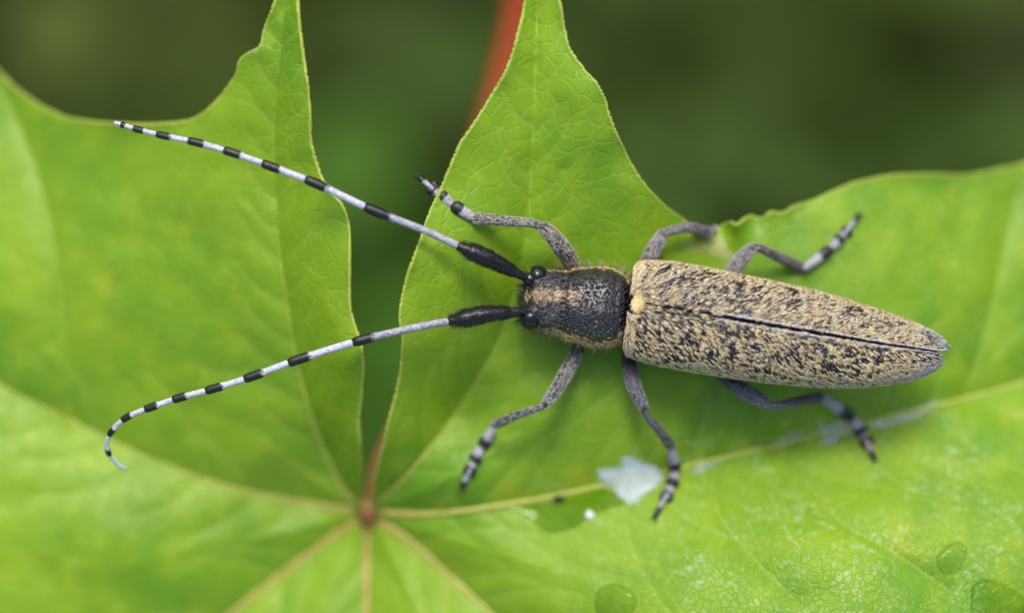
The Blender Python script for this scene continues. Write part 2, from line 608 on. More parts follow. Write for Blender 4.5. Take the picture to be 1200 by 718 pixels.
def build_leaf():
    C0 = W((430, 600, -205))
    root = thing("maple_leaf", "large yellow-green maple leaf with a deep notch and a red stalk", "leaf", tuple(C0))
    gx = spaced(-720, 1760, -24, 1226, 2.3)
    gy = spaced(-130, 1560, -24, 742, 2.3)
    nx, ny = len(gx), len(gy)
    X, Y = np.meshgrid(gx, gy)
    hx = np.gradient(gx)
    hy = np.gradient(gy)
    H = np.maximum(hx[None, :], hy[:, None]).ravel()
    px, py = X.ravel().copy(), Y.ravel().copy()
    # signed distance to the outline and snapping to it
    poly = OUTLINE
    ins = in_poly(px, py, poly)
    best = np.full(px.shape, 60.0)
    nxp, nyp = px.copy(), py.copy()
    order = np.argsort(px)
    xs = px[order]
    for a, b in zip(poly, np.roll(poly, -1, 0)):
        lo, hi = np.searchsorted(xs, min(a[0], b[0]) - 40), np.searchsorted(xs, max(a[0], b[0]) + 40)
        ii = order[lo:hi]
        y = py[ii]
        ii = ii[(y > min(a[1], b[1]) - 40) & (y < max(a[1], b[1]) + 40)]
        ab = b - a
        t = np.clip(((px[ii] - a[0]) * ab[0] + (py[ii] - a[1]) * ab[1]) / max(ab @ ab, 1e-9), 0, 1)
        qx, qy = a[0] + t * ab[0], a[1] + t * ab[1]
        dd = np.hypot(px[ii] - qx, py[ii] - qy)
        m = dd < best[ii]
        best[ii[m]] = dd[m]
        nxp[ii[m]] = qx[m]
        nyp[ii[m]] = qy[m]
    sd = np.where(ins, best, -best)
    snap = (sd > -0.72 * H) & (sd < 0.32 * H)
    px[snap], py[snap] = nxp[snap], nyp[snap]
    ok = ins | snap
    idx = np.arange(nx * ny).reshape(ny, nx)
    q = np.stack([idx[:-1, :-1], idx[1:, :-1], idx[1:, 1:], idx[:-1, 1:]], -1).reshape(-1, 4)
    q = q[ok[q].all(1) & (~snap[q].all(1) | ins[q].any(1))]
    used = np.unique(q)
    remap = np.full(nx * ny, -1)
    remap[used] = np.arange(len(used))
    q = remap[q]
    px, py = px[used], py[used]
    e = np.clip(np.where(snap[used], 0, np.maximum(sd[used], 0)), 0, 40)
    z, dm, ds = leaf_z(px, py, True)
    # the margin: slightly thickened, turned up here and down there, ruffled along the right-hand lobe
    edge = np.exp(-e / 3.0)
    wave = lat_noise(px / 38.0 + 70, py / 38.0 + 70, 9) - 0.5
    z = z + 12 * wave * np.exp(-e / 12.0) + 1.5 * np.exp(-e / 3.0)
    ruff = np.exp(-((px - 850) / 45.0) ** 2 - ((py - 268) / 24.0) ** 2)
    z = z + ruff * 20 * np.sin(px / 6.5 + 0.6) * np.exp(-e / 14.0)
    vein = np.exp(-(ds / 1.7) ** 2) * 0.55
    fl = np.clip((px - 560) / 250.0, 0, 1) * np.clip((py - 440) / 120.0, 0, 1) + 0.30 * np.clip((px - 850) / 200, 0, 1)  # area of the painted shine flecks and finer bump
    stain = sum(np.exp(-((px - a) / c) ** 2 - ((py - b) / d) ** 2) for a, b, c, d in ((812, 289, 22, 12), (842, 284, 16, 14), (300, 60, 9, 7), (309, 34, 5, 12), (850, 300, 14, 8)))
    verts = W(np.stack([px, py, z], 1))
    blade = mesh_obj("blade", verts, q, MAT_BLADE, root, attrs={"vein": vein, "edge": edge, "flecks": np.clip(fl, 0, 1), "stain": stain, "blush": np.exp(-((px - 431) / 17.0) ** 2 - ((py - 600) / 15.0) ** 2)})
    so = blade.modifiers.new("thickness", 'SOLIDIFY')
    so.thickness = 0.035
    so.offset = -1.0
    for k, r0, r1 in (("a", 6.0, 2.2), ("b", 4.2, 1.0), ("c", 4.2, 1.0), ("d", 5.2, 2.4), ("e", 5.6, 3.0), ("f", 6.2, 3.0), ("g", 6.2, 3.4)):
        P = MAINP[k]
        n = len(P)
        t = np.linspace(0, 1, n)
        if k in "bc":
            r = 0.5 + (r0 - 0.5) * np.exp(-t * 4.5)
        else:
            r = r1 + (r0 - r1) * np.exp(-t * 5.0)
        zz = leaf_z(P[:, 0], P[:, 1]) + (1.2 if k == "d" else -r * 0.25)
        P3 = np.column_stack([P, zz])
        v, f, tt = tube(P3, r, 10, 0.75)
        redness = {"f": 0.85, "g": 0.8, "e": 0.35, "a": 0.2, "d": 0.1, "b": 0.1, "c": 0.1}[k]
        near = np.exp(-tt * 9) * 0.6
        mesh_obj("main_vein", W(v), f, MAT_VEIN, blade, attrs={"red": np.clip(redness + near, 0, 1)})
    # the red joint where the veins meet, and the stalk that runs off under the notch
    jp = catmull([(430, 614, -206), (431, 602, -201), (432, 590, -206), (434, 578, -216)], 14)
    v, f, _ = tube(jp, 10.5 * np.sin(np.linspace(0.35, 2.75, 14)) ** 0.6, 16, 0.35)
    mesh_obj("stalk_joint", W(v), f, MAT_JOINT, root)
    sp = catmull([(431, 598, -208), (437, 560, -214), (450, 520, -234), (481, 474, -276), (512, 405, -380), (542, 250, -540), (584, 120, -660), (613, 0, -760),
                  (634, -110, -860), (650, -330, -1080), (680, -700, -1700), (700, -1250, -3200), (705, -1500, -4550)], 140)
    tr = np.linspace(0, 1, 140)
    rr = 7.5 + 5.0 * np.clip((tr * 1.0 - 0.02) / 0.10, 0, 1) ** 1.2 + 12 * tr
    # W() foreshortens about the camera axis: the stalk is laid out at true positions
    v, f, tt = tube(sp, rr, 16)
    mesh_obj("petiole", W(v), f, MAT_PETIOLE, root, attrs={"t": np.clip(tt * 9, 0, 1)})
    return root


leaf = build_leaf()

# ------------------------------------------------------------------ ground and undergrowth far below
def build_ground():
    M = Mat("forest_soil")
    co = M.coord()
    c = M.mix(M.rng(M.noise(co, 0.12, 4), 0.35, 0.65), (0.020, 0.024, 0.006), (0.040, 0.036, 0.012))
    M.set(Base_Color=c, Roughness=0.9, Normal=M.bump(M.noise(co, 1.5, 5), 0.6, 0.5))
    n = 60
    g = np.linspace(-260, 260, n)
    X, Y = np.meshgrid(g, g)
    Z = -46 + 2.0 * (lat_noise(X / 22 + 40, Y / 22 + 40, 21) - 0.5)
    idx = np.arange(n * n).reshape(n, n)
    q = np.stack([idx[:-1, :-1], idx[:-1, 1:], idx[1:, 1:], idx[1:, :-1]], -1).reshape(-1, 4)
    o = mesh_obj("ground", np.stack([X.ravel(), Y.ravel(), Z.ravel()], 1), q, M.m, None, (0, 0, 0))
    o["kind"] = "structure"
    # low herbs: one mass of small folded leaves at many heights
    H = Mat("undergrowth_leaves")
    H.set(Base_Color=H.attr("col", "Color"), Roughness=0.75)
    H.b.inputs["Specular IOR Level"].default_value = 0.2
    N = 5200
    p = np.stack([RNG.uniform(-42, 42, N), RNG.uniform(-30, 30, N)], 1)
    dens = lat_noise(p[:, 0] / 7 + 60, p[:, 1] / 7 + 60, 31)
    keep = RNG.random(N) < np.clip(1.10 - 0.065 * (p[:, 1] + 1), 0.12, 1) * np.clip(dens * 1.3 + 0.15, 0.05, 1)
    p = p[keep]
    N = len(p)
    zz = -44 + RNG.random(N) ** 1.6 * 15
    az = RNG.uniform(0, 2 * math.pi, N)
    ln = RNG.uniform(1.8, 4.2, N)
    wd = ln * RNG.uniform(0.28, 0.45, N)
    tilt = RNG.uniform(-0.7, 0.5, N)
    d = np.stack([np.cos(az) * np.cos(tilt), np.sin(az) * np.cos(tilt), np.sin(tilt)], 1)
    s = np.stack([-np.sin(az), np.cos(az), RNG.uniform(-0.4, 0.4, N)], 1)
    u = np.array([0, 0, 1.0])
    base = np.column_stack([p, zz])
    st = [(0.0, 0.05), (0.28, 0.85), (0.55, 1.0), (0.82, 0.55), (1.0, 0.03)]
    rings = []
    for a, b in st:
        c = base + d * (ln * a)[:, None] - u * (ln * 0.22 * a * a)[:, None]
        rings += [c - s * (wd * b)[:, None] + u * (wd * b * 0.3)[:, None], c, c + s * (wd * b)[:, None] + u * (wd * b * 0.3)[:, None]]
    V = np.stack(rings, 1)
    F = []
    for i in range(4):
        F += [(3 * i, 3 * i + 1, 3 * i + 4, 3 * i + 3), (3 * i + 1, 3 * i + 2, 3 * i + 5, 3 * i + 4)]
    F = (np.array(F)[None] + (np.arange(N) * 15)[:, None, None]).reshape(-1, 4)
    k = lat_noise(p[:, 0] / 9 + 30, p[:, 1] / 9 + 30, 33)[:, None]
    col = np.array([0.066, 0.074, 0.008]) * (1 - k) + np.array([0.044, 0.104, 0.012]) * k
    gap_lift = np.exp(-((p[:, 0] + 3.6) / 5.0) ** 2 - ((p[:, 1] + 2.0) / 4.5) ** 2)[:, None]      # light painted into leaf colour here, offsetting the big leaf's shadow
    col = col * (1 - gap_lift) + np.array([0.085, 0.230, 0.016]) * gap_lift
    col = col * RNG.uniform(0.8, 1.2, (N, 1)) * 0.80
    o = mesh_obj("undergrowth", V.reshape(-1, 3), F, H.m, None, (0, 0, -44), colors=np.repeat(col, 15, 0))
    o["kind"] = "stuff"
    o["label"] = "dark green undergrowth far below the leaf"


build_ground()

# ------------------------------------------------------------------ the beetle
AX = np.array([0.991, 0.134, -0.012])      # along the body, towards the tail
AX = AX / np.linalg.norm(AX)
ROLL = R(10.5)
_N0 = nrm(np.array([-0.134, 0.991, 0.0]))
_U0 = np.array([0, 0, 1.0])
NV = _N0 * math.cos(ROLL) + _U0 * math.sin(ROLL)
UV = _U0 * math.cos(ROLL) - _N0 * math.sin(ROLL)
E0 = np.array([737.0, 362.0, -50.0])       # base of the wing cases on the axis

EL = np.array([-2, 3, 12, 25, 45, 85, 126, 170, 210, 250, 290, 320, 340, 353, 362, 369, 373.0])
EW = np.array([47, 54.5, 58.5, 60.5, 62.5, 62.5, 61.5, 60, 57.5, 53.0, 46.5, 39.5, 33.5, 28, 23, 17, 12.0])
EH = np.array([34, 42, 46, 48.5, 50, 51, 51, 50.5, 49.5, 47, 43, 38, 33, 28.5, 24, 18, 12.0])
EG = np.array([3, 1.2, 0.4, 0.3, 0.2, 0.2, 0.4, 0.4, 0.4, 0.2, 0.2, 0.2, 0.2, 0.4, 1.2, 3.2, 6.0])
ECO = np.array([0, 0, 0, 0.5, 1, 2.5, 4.5, 6, 7, 8, 8.5, 8, 7, 6, 5, 4, 3.0])


def elytron_pt(l, th, side):
    """l along the body, th 0 at the suture .. pi/2 at the rim .. beyond below; side -1 image-up, +1 image-down"""
    l = np.asarray(l, float)
    w, h, g, c = (np.interp(l, EL, a) for a in (EW, EH, EG, ECO))
    l = l + np.where(l > 300, (l - 300) * (0.045 if side < 0 else -0.01), 0)
    st, ct = np.sin(th), np.cos(th)
    y = g + (w - g) * np.abs(st) ** 0.90
    z = h * np.sign(ct) * np.abs(ct) ** 0.86
    lip = np.exp(-(th / 0.012) ** 2)                 # the inner edge rolls down into the suture
    z = z - lip * 1.4
    sut = np.exp(-((th - 0.035) / 0.02) ** 2) * 0.7  # and is bordered by a fine raised bead
    z = z + sut
    back = np.where(th > 1.4, (th - 1.4) * 8, 0)
    y = y - back
    return E0 + AX * l[..., None] + NV * (side * y + c)[..., None] + UV * z[..., None]


def grid_faces(n, m):
    idx = np.arange(n * m).reshape(n, m)
    return np.stack([idx[:-1, :-1], idx[1:, :-1], idx[1:, 1:], idx[:-1, 1:]], -1).reshape(-1, 4)


def elytron_normal(l, th, side):
    e = 0.5
    a = elytron_pt(l + e, th, side) - elytron_pt(l - e, th, side)
    b = elytron_pt(l, th + 0.02, side) - elytron_pt(l, th - 0.02, side)
    n = nrm(np.cross(a, b))
    s = np.sign((n * (elytron_pt(l, th, side) - (E0 + AX * l[:, None] - UV * 10))).sum(1))
    return n * s[:, None]


beetle = thing("longhorn_beetle", "slender longhorn beetle with yellow speckled wing cases and banded antennae", "beetle", tuple(W((800, 365, -110))))

# body: head, thorax and abdomen as one continuous mesh -- stations: x, y, z, half width, height up, height down
ST = np.array([
    (610.5, 351, -60, 12, 8, 20), (612, 351, -57, 24, 20, 30), (616, 351, -55, 31, 29, 36), (624, 352, -52, 34.5, 36, 40), (636, 353, -50, 36, 38, 42),
    (648, 354, -50, 36.5, 37, 42), (656, 355, -50, 37, 36.5, 42), (660, 355.5, -50, 37, 36, 42), (663, 356, -50, 38.5, 37.5, 42), (670, 356.5, -49, 41.5, 40, 44),
    (682, 357.5, -48, 43.5, 42, 46), (696, 359, -48, 46, 43.5, 46), (708, 360.5, -48, 46, 43.5, 46), (718, 362, -49, 44, 42, 45), (726, 363.5, -50, 41, 39, 44),
    (731, 364.5, -52, 38, 34, 43), (735, 365, -55, 35, 28, 42), (742, 366, -56, 42, 26, 44), (760, 368, -56, 52, 30, 48), (820, 377, -57, 55, 32, 50),
    (900, 389, -58, 52, 30, 48), (980, 400, -58, 44, 26, 42), (1040, 408, -59, 33, 20, 32), (1075, 412, -60, 20, 14, 20), (1098, 414, -60, 7, 5, 7)], float)
ST = catmull(ST, 480)


def body_pt(s, th):
    """s station coordinate 0..len-1, th 0 on top, + towards image-down"""
    i = np.clip(s, 0, len(ST) - 1)
    k = np.arange(len(ST))
    x, y, z, w, hu, hd = (np.interp(i, k, ST[:, j]) for j in range(6))
    st, ct = np.sin(th), np.cos(th)
    yy = w * np.sign(st) * np.abs(st) ** 0.9
    zz = np.where(ct > 0, hu, hd) * np.sign(ct) * np.abs(ct) ** 0.9
    c = np.stack([x, y, z], -1)
    return c + NV * yy[..., None] + UV * zz[..., None]


def build_body():
    ss = np.linspace(0, len(ST) - 1, 240)
    ths = np.linspace(-math.pi, math.pi, 73)[:-1]
    S, T = np.meshgrid(ss, ths, indexing='ij')
    P = body_pt(S.ravel(), T.ravel())
    x = P[:, 0]
    th = T.ravel()
    U = UV[None]
    # head: shallow trough between the antennal sockets, raised rims beside them
    f = np.exp(-((x - 617) / 12.0) ** 2)
    P = P - U * (f * 9 * np.exp(-(th / 0.30) ** 2))[:, None]
    P = P + U * (f * 5 * np.exp(-((np.abs(th) - 0.62) / 0.25) ** 2))[:, None]
    # thorax: median shallow line, transverse wrinkles at both ends
    g = np.exp(-((x - 695) / 26.0) ** 2)
    P = P - U * (g * 1.2 * np.exp(-(th / 0.06) ** 2))[:, None]
    for xc, a in ((661.5, 4.2), (671, 1.0), (722, 1.4)):
        P = P - U * (a * np.exp(-((x - xc) / 1.8) ** 2) * (np.abs(th) < 2))[:, None]
    lum = lat_noise(P[:, 0] / 9 + 40, P[:, 1] / 9 + 40, 51) - 0.5
    P = P + U * (1.3 * lum * (np.abs(th) < 1.5))[:, None]
    n, m = len(ss), len(ths)
    idx = np.arange(n * m).reshape(n, m)
    j2 = np.roll(idx, -1, 1)
    q = np.stack([idx[:-1], idx[1:], j2[1:], j2[:-1]], -1).reshape(-1, 4).tolist()
    q.append(list(idx[0]))
    q.append(list(idx[-1][::-1]))
    return mesh_obj("body", W(P), [tuple(a) for a in q], MAT_BODY, beetle)


body = build_body()


def body_frame(s, th):
    p = body_pt(s, th)
    a = body_pt(s + 1.0, th) - body_pt(s - 1.0, th)
    b = body_pt(s, th + 0.02) - body_pt(s, th - 0.02)
    n = nrm(np.cross(a, b))
    kx = np.stack([np.interp(s, np.arange(len(ST)), ST[:, j]) for j in range(3)], 1)
    sg = np.sign((n * (p - kx)).sum(1))
    n = n * np.where(sg == 0, 1, sg)[:, None]
    return p, n


def station_of(x):
    return np.interp(x, ST[:, 0], np.arange(len(ST)))


# ---- wing cases
def hair_colors(n, base, spread, alt=None, p_alt=0.0):
    c = np.array(base)[None] * RNG.uniform(1 - spread, 1 + spread, (n, 1))
    if alt is not None:
        m = RNG.random(n) < p_alt
        c[m] = np.array(alt)[None] * RNG.uniform(1 - spread, 1 + spread, (m.sum(), 1))
    return c


def build_elytra():
    for side in (-1, 1):
        ls = np.unique(np.concatenate([np.linspace(-2, 30, 24), np.linspace(30, 330, 70), np.linspace(330, 373, 30)]))
        ths = np.concatenate([np.linspace(0.0, 0.08, 12), np.linspace(0.08, 0.3, 9)[1:], np.linspace(0.3, 1.95, 34)[1:]])
        Lg, Tg = np.meshgrid(ls, ths, indexing='ij')
        P = elytron_pt(Lg.ravel(), Tg.ravel(), side)
        P = P + UV * ((lat_noise(Lg.ravel() / 14 + 20, Tg.ravel() * 5 + 20, 61 + side) - 0.5) * 1.4)[:, None]
        q = grid_faces(len(ls), len(ths))
        a_, b_, c_ = P[q[2000, 0]], P[q[2000, 1]], P[q[2000, 2]]
        if np.cross(W(b_) - W(a_), W(c_) - W(a_)) @ np.array([UV[0], -UV[1], UV[2]]) < 0:
            q = q[:, ::-1]
        o = mesh_obj("elytron", W(P), q, MAT_ELYTRA, beetle)
        so = o.modifiers.new("thickness", 'SOLIDIFY')
        so.thickness = 0.02
        so.offset = -1.0
        # the down: short yellow hairs lying backwards, in tufts that leave black specks bare
        n = 31000
        l = RNG.uniform(-1, 372, n)
        th = RNG.uniform(0.0, 1.75, n)
        th = np.where(l > 105, np.maximum(th, 0.030 + 0.02 * RNG.random(n)), th)
        l[:900] = RNG.uniform(-2, 9, 900)
        th[:900] = RNG.uniform(0.1, 1.75, 900)
        across = th * 58.0
        sp = 0.55 * (l / 1.0) - side * 0 + 0
        u = (l * 0.88 + across * 0.48)
        v = (-l * 0.48 + across * 0.88)
        tuft = lat_noise(u / 7.5 + 90, v / 3.6 + 90, 71 + side) * 0.40 + lat_noise(u / 4.0 + 30, v / 2.1 + 30, 73 + side) * 0.60
        spots = lat_noise(l / 9.0 + 60, across / 7.0 + 60, 75 + side)
        bare = np.where(spots > 0.80, 1.0, 0.0)
        thr = 0.485 + 0.05 * np.exp(-l / 50.0) + (0.045 if side > 0 else 0.0) - 0.13 * np.exp(-((th - 1.45) / 0.22) ** 2) - 0.05 * np.clip((l - 180) / 190, 0, 1)
        keep = (tuft > thr - 0.05 * RNG.random(n)) & ~((bare > 0) & (RNG.random(n) < 0.9))
        keep |= (RNG.random(n) < 0.04) | (np.arange(n) < 900)
        l, th = l[keep], th[keep]
        n = len(l)
        p = elytron_pt(l, th, side)
        nn = elytron_normal(l, th, side)
        outd = elytron_pt(l, th + 0.05, side) - elytron_pt(l, th - 0.05, side)
        swing = 0.70 * np.sin(np.clip(th, 0, 1.5) * 1.9) + 0.14 + RNG.normal(0, 0.26, n)
        swing *= np.clip((372 - l) / 60.0, 0.1, 1)
        d = AX[None] + nrm(outd) * swing[:, None]
        ln = RNG.uniform(4.5, 8.5, n) * np.clip((385 - l) / 60.0, 0.4, 1)
        V, F, hi = hairs(p, d, nn, ln, RNG.uniform(0.45, 0.78, n), RNG.uniform(0.08, 0.20, n), 0.07)
        col = hair_colors(n, (0.76, 0.58, 0.25), 0.32, (0.76, 0.70, 0.54), 0.45)
        dk = RNG.random(n) < 0.12
        col[dk] = np.array([0.05, 0.04, 0.03])
        grey = np.clip((l - 330) / 40, 0, 1)[:, None] * 0.7 + (0.25 * np.exp(-((th - 0.55) / 0.4) ** 2) * (side < 0))[:, None]  # grey tips; the image-up case also gets sky sheen painted in
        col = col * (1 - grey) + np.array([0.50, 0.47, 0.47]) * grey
        h = mesh_obj("down_hairs", W(V), F, MAT_HAIR, o, colors=col[hi], smooth=False)
        h["kind"] = "stuff"
        # pale fringe along the suture and round the tip
        n = 900
        l = np.concatenate([RNG.uniform(100, 370, 500), RNG.uniform(300, 373, 400)])
        th = np.concatenate([np.abs(RNG.normal(0.045, 0.012, 500)), RNG.uniform(0.9, 1.6, 400)])
        p = elytron_pt(l, th, side)
        nn = elytron_normal(l, th, side)
        V, F, hi = hairs(p, AX[None] + RNG.normal(0, 0.10, (n, 3)), nn, RNG.uniform(6, 9, n), 0.9, 0.06, 0.03)
        h = mesh_obj("suture_hairs", W(V), F, MAT_HAIR, o, colors=hair_colors(n, (0.46, 0.44, 0.48), 0.2)[hi], smooth=False)
        h["kind"] = "stuff"


build_elytra()


# ---- scutellum
def build_scutellum():
    c = E0 + AX * 8.5 + UV * 44.5 + NV * 1.5
    n, m = 10, 24
    vs, fs = [c + UV * 5.5], []
    for i in range(1, n + 1):
        a = i / n * math.pi * 0.55
        for j in range(m):
            b = 2 * math.pi * j / m
            rx = 9.5 if math.cos(b) > 0 else 5.0
            vs.append(c + AX * (rx * math.sin(a) * math.cos(b)) + NV * (11 * math.sin(a) * math.sin(b)) + UV * (5.5 * math.cos(a)))
    for j in range(m):
        fs.append((0, 1 + j, 1 + (j + 1) % m))
    for i in range(n - 1):
        for j in range(m):
            k = (j + 1) % m
            fs.append((1 + i * m + j, 1 + (i + 1) * m + j, 1 + (i + 1) * m + k, 1 + i * m + k))
    o = mesh_obj("scutellum", W(np.array(vs)), fs, MAT_SCUT, beetle, tuple(W((c[0], c[1], -22.0))))
    cam.dof.focus_object = o                        # the lens is focused on the beetle's back
    o["label"] = "small pale yellow felted shield between the wing cases"
    k = 500
    b = RNG.uniform(0, 2 * math.pi, k)
    r = np.sqrt(RNG.random(k)) * 0.95
    p = c + AX * (r * np.cos(b) * 8)[:, None] + NV * (r * np.sin(b) * 10.5)[:, None] + UV * (5.3 * np.sqrt(1 - r * r * 0.8))[:, None]
    V, F, hi = hairs(p, AX[None] + RNG.normal(0, 0.3, (k, 3)), np.repeat(UV[None], k, 0), RNG.uniform(4, 6, k), 0.9, 0.15, 0.1)
    h = mesh_obj("scutellum_hairs", W(V), F, MAT_HAIR, o, colors=hair_colors(k, (0.72, 0.56, 0.30), 0.2)[hi], smooth=False)
    h["kind"] = "stuff"


build_scutellum()


# ---- eyes, antennal sockets
def blob(c, rad, axes, n=14, m=22, notch=None):
    vs, fs = [], []
    for i in range(n + 1):
        a = math.pi * i / n
        for j in range(m):
            b = 2 * math.pi * j / m
            r = 1.0
            if notch is not None:
                r -= 0.35 * math.exp(-((b - notch + math.pi) % (2 * math.pi) - math.pi) ** 2 / 0.25) * math.sin(a) ** 2
            vs.append(c + axes[0] * (rad[0] * r * math.sin(a) * math.cos(b)) + axes[1] * (rad[1] * r * math.sin(a) * math.sin(b)) + axes[2] * (rad[2] * math.cos(a)))
    for i in range(n):
        for j in range(m):
            k = (j + 1) % m
            fs.append((i * m + j, (i + 1) * m + j, (i + 1) * m + k, i * m + k))
    return np.array(vs), fs


for sd, ex, ey, ez in ((-1, 630, 321, -33), (1, 621, 375, -25)):
    out = nrm(NV * sd * 0.8 + UV * 0.62)
    al = AX
    tv = np.cross(out, al)
    v, f = blob(np.array([ex, ey, ez], float), (11.5, 13, 10), (al, nrm(tv), out), notch=math.pi)
    mesh_obj("eye", W(v), f, MAT_EYE, beetle)

# front of the face: labrum and jaws seen between the antennae
v, f, t = tube(np.array([(620, 351, -72), (614, 350, -84), (611, 349, -96)], float), [14, 12, 8], 16, 0.6)
mesh_obj("labrum", W(v), f, MAT_BODY, beetle)


# ---- antennae
def path_between(P, cum, s0, s1, n):
    s = np.linspace(s0, s1, n)
    return np.stack([np.interp(s, cum, P[:, j]) for j in range(3)], 1)


def build_antenna(scape, flag_pts, joints, socket, wide):
    sp = catmull(scape, 26)
    t = np.linspace(0, 1, 26)
    r = np.interp(t, [0, 0.06, 0.15, 0.35, 0.6, 0.8, 0.90, 0.94, 0.97, 1.0], np.array([4.4, 5.0, 5.8, 8.0, 10.6, 10.2, 7.2, 5.4, 5.8, 5.4]))
    v, f, tt = tube(sp, r, 18)
    ant = mesh_obj("antenna", W(v), f, MAT_SCAPE, beetle)
    ant["label"] = "long antenna with black club base and black and white banded segments"
    sv, sf = blob(np.array(socket, float), (8.5, 8, 7), (AX, NV, UV))
    mesh_obj("socket", W(sv), sf, MAT_EYE, ant)
    # bristles of the club
    k = 750
    i = RNG.integers(5, 24, k)
    a = RNG.uniform(0, 2 * math.pi, k)
    T = nrm(np.gradient(sp, axis=0))[i]
    S = nrm(np.cross(T, np.array([0, 0, 1.0])))
    Uu = np.cross(S, T)
    nn = S * np.cos(a)[:, None] + Uu * np.sin(a)[:, None]
    p = sp[i] + nn * (r[i] * 0.95)[:, None] + T * RNG.uniform(-2, 2, k)[:, None]
    V, F, hi = hairs(p, T + nn * 0.25, nn, RNG.uniform(4, 8, k), 0.55, 0.42, 0.0)
    h = mesh_obj("bristles", W(V), F, MAT_HAIR, ant, colors=hair_colors(k, (0.012, 0.011, 0.012), 0.2)[hi], smooth=False)
    h["kind"] = "stuff"
    P = catmull(flag_pts, 400)
    cum = np.concatenate([[0], np.cumsum(np.linalg.norm(np.diff(P, axis=0), axis=1))])
    # joints: image x,y of each segment's far end, with the place where the black starts
    js = [0.0]
    bs = []
    for (bx, by, jx, jy) in joints:
        db = np.hypot(P[:, 0] - bx, P[:, 1] - by)
        dj = np.hypot(P[:, 0] - jx, P[:, 1] - jy)
        bs.append(cum[np.argmin(db)])
        js.append(cum[np.argmin(dj)])
    js.append(cum[-1])
    bs.append(cum[-1] * 1.2)
    for q in range(len(js) - 1):
        s0, s1 = js[q], js[q + 1]
        n = 22
        pp = path_between(P, cum, s0, s1, n)
        s = np.linspace(s0, s1, n)
        rad = np.interp(s, [0, cum[-1] * 0.3, cum[-1] * 0.75, cum[-1]], wide)
        loc = np.linspace(0, 1, n)
        kb = (bs[q] - s0) / max(s1 - s0, 1e-6)
        rad = rad * (0.90 + 0.36 * np.clip((loc - kb + 0.08) / 0.15, 0, 1)) * np.interp(loc, [0, 0.04, 0.95, 1], [0.78, 1, 1, 0.80])
        v, f, tt = tube(pp, rad, 14)
        # t is 0.58 where the black begins
        tm = np.where(tt < kb, tt / max(kb, 1e-6) * 0.58, 0.58 + (tt - kb) / max(1 - kb, 1e-6) * 0.42) if kb < 1.1 else tt * 0.3
        mesh_obj("segment", W(v), f, MAT_ANT, ant, attrs={"t": tm, "thin": np.full(len(tm), 0.75 if q == 0 else 0.0)})
        # a few fine bristles under each joint
        k = 7
        idx = RNG.integers(n // 2, n, k)
        dirs = RNG.normal(0, 1, (k, 3))
        V, F, hi = hairs(pp[idx], dirs, np.cross(dirs, RNG.normal(0, 1, (k, 3))), RNG.uniform(7, 12, k), 0.35, 0.1, 0)
        h = mesh_obj("segment_bristles", W(V), F, MAT_HAIR, ant, colors=hair_colors(k, (0.02, 0.02, 0.02), 0.2)[hi], smooth=False)
        h["kind"] = "stuff"
    return ant


build_antenna([(617, 326, -26), (600, 317, -18), (572, 303, -8), (548, 293, -4), (537, 288, -3)],
              [(539, 289, -3), (500, 271, -2), (434, 245, 2), (370, 215, 6), (317, 195, 6), (272, 179, 4), (230, 167, 0), (191, 159, -6), (162, 152, -12), (145, 147, -16), (134, 144, -19)],
              [(456, 253, 428, 242), (383, 220, 358, 209), (328, 199, 307, 191), (282, 183, 263, 176), (239, 170, 221, 164), (200, 161, 183, 157), (168, 155, 157, 150), (147, 148, 142, 146)],
              (621, 327, -28), [5.0, 4.9, 3.9, 2.9])
build_antenna([(617, 366, -26), (600, 366, -20), (570, 368, -14), (540, 374, -10), (526, 376, -9)],
              [(528, 376, -9), (490, 383, -8), (425, 398, -6), (350, 421, -8), (298, 440, -12), (251, 455, -18), (210, 466, -24), (177, 477, -30), (148, 489, -38), (131, 505, -48), (125, 520, -58), (128, 532, -66), (136, 541, -74), (147, 550, -80)],
              [(437, 396, 413, 401), (363, 418, 338, 425), (308, 437, 287, 444), (261, 452, 241, 458), (219, 464, 202, 468), (185, 475, 170, 480), (154, 486, 143, 492), (134, 502, 128, 510), (126, 526, 129, 533)],
              (620, 368, -30), [5.0, 4.8, 3.8, 2.2])


# ---- legs
def leg_hairs(parent, P, r, count, col, length=(4, 7.5), start=0.0):
    n = len(P)
    i = RNG.integers(int(n * start), n - 1, count)
    a = RNG.uniform(0, 2 * math.pi, count)
    T = nrm(np.gradient(P, axis=0))[i]
    S = nrm(np.cross(T, np.array([0.0, 0.05, 1.0])))
    Uu = np.cross(S, T)
    nn = S * np.cos(a)[:, None] + Uu * np.sin(a)[:, None]
    f = RNG.random(count)[:, None]
    p = P[i] * (1 - f) + P[i + 1] * f + nn * (r[i] * 0.97)[:, None]
    V, F, hi = hairs(p, T + RNG.normal(0, 0.16, (count, 3)), nn, RNG.uniform(*length, count), RNG.uniform(0.45, 0.75, count), 0.08, 0.04)
    h = mesh_obj("leg_hairs", W(V), F, MAT_HAIR, parent, colors=col[hi], smooth=False)
    h["kind"] = "stuff"


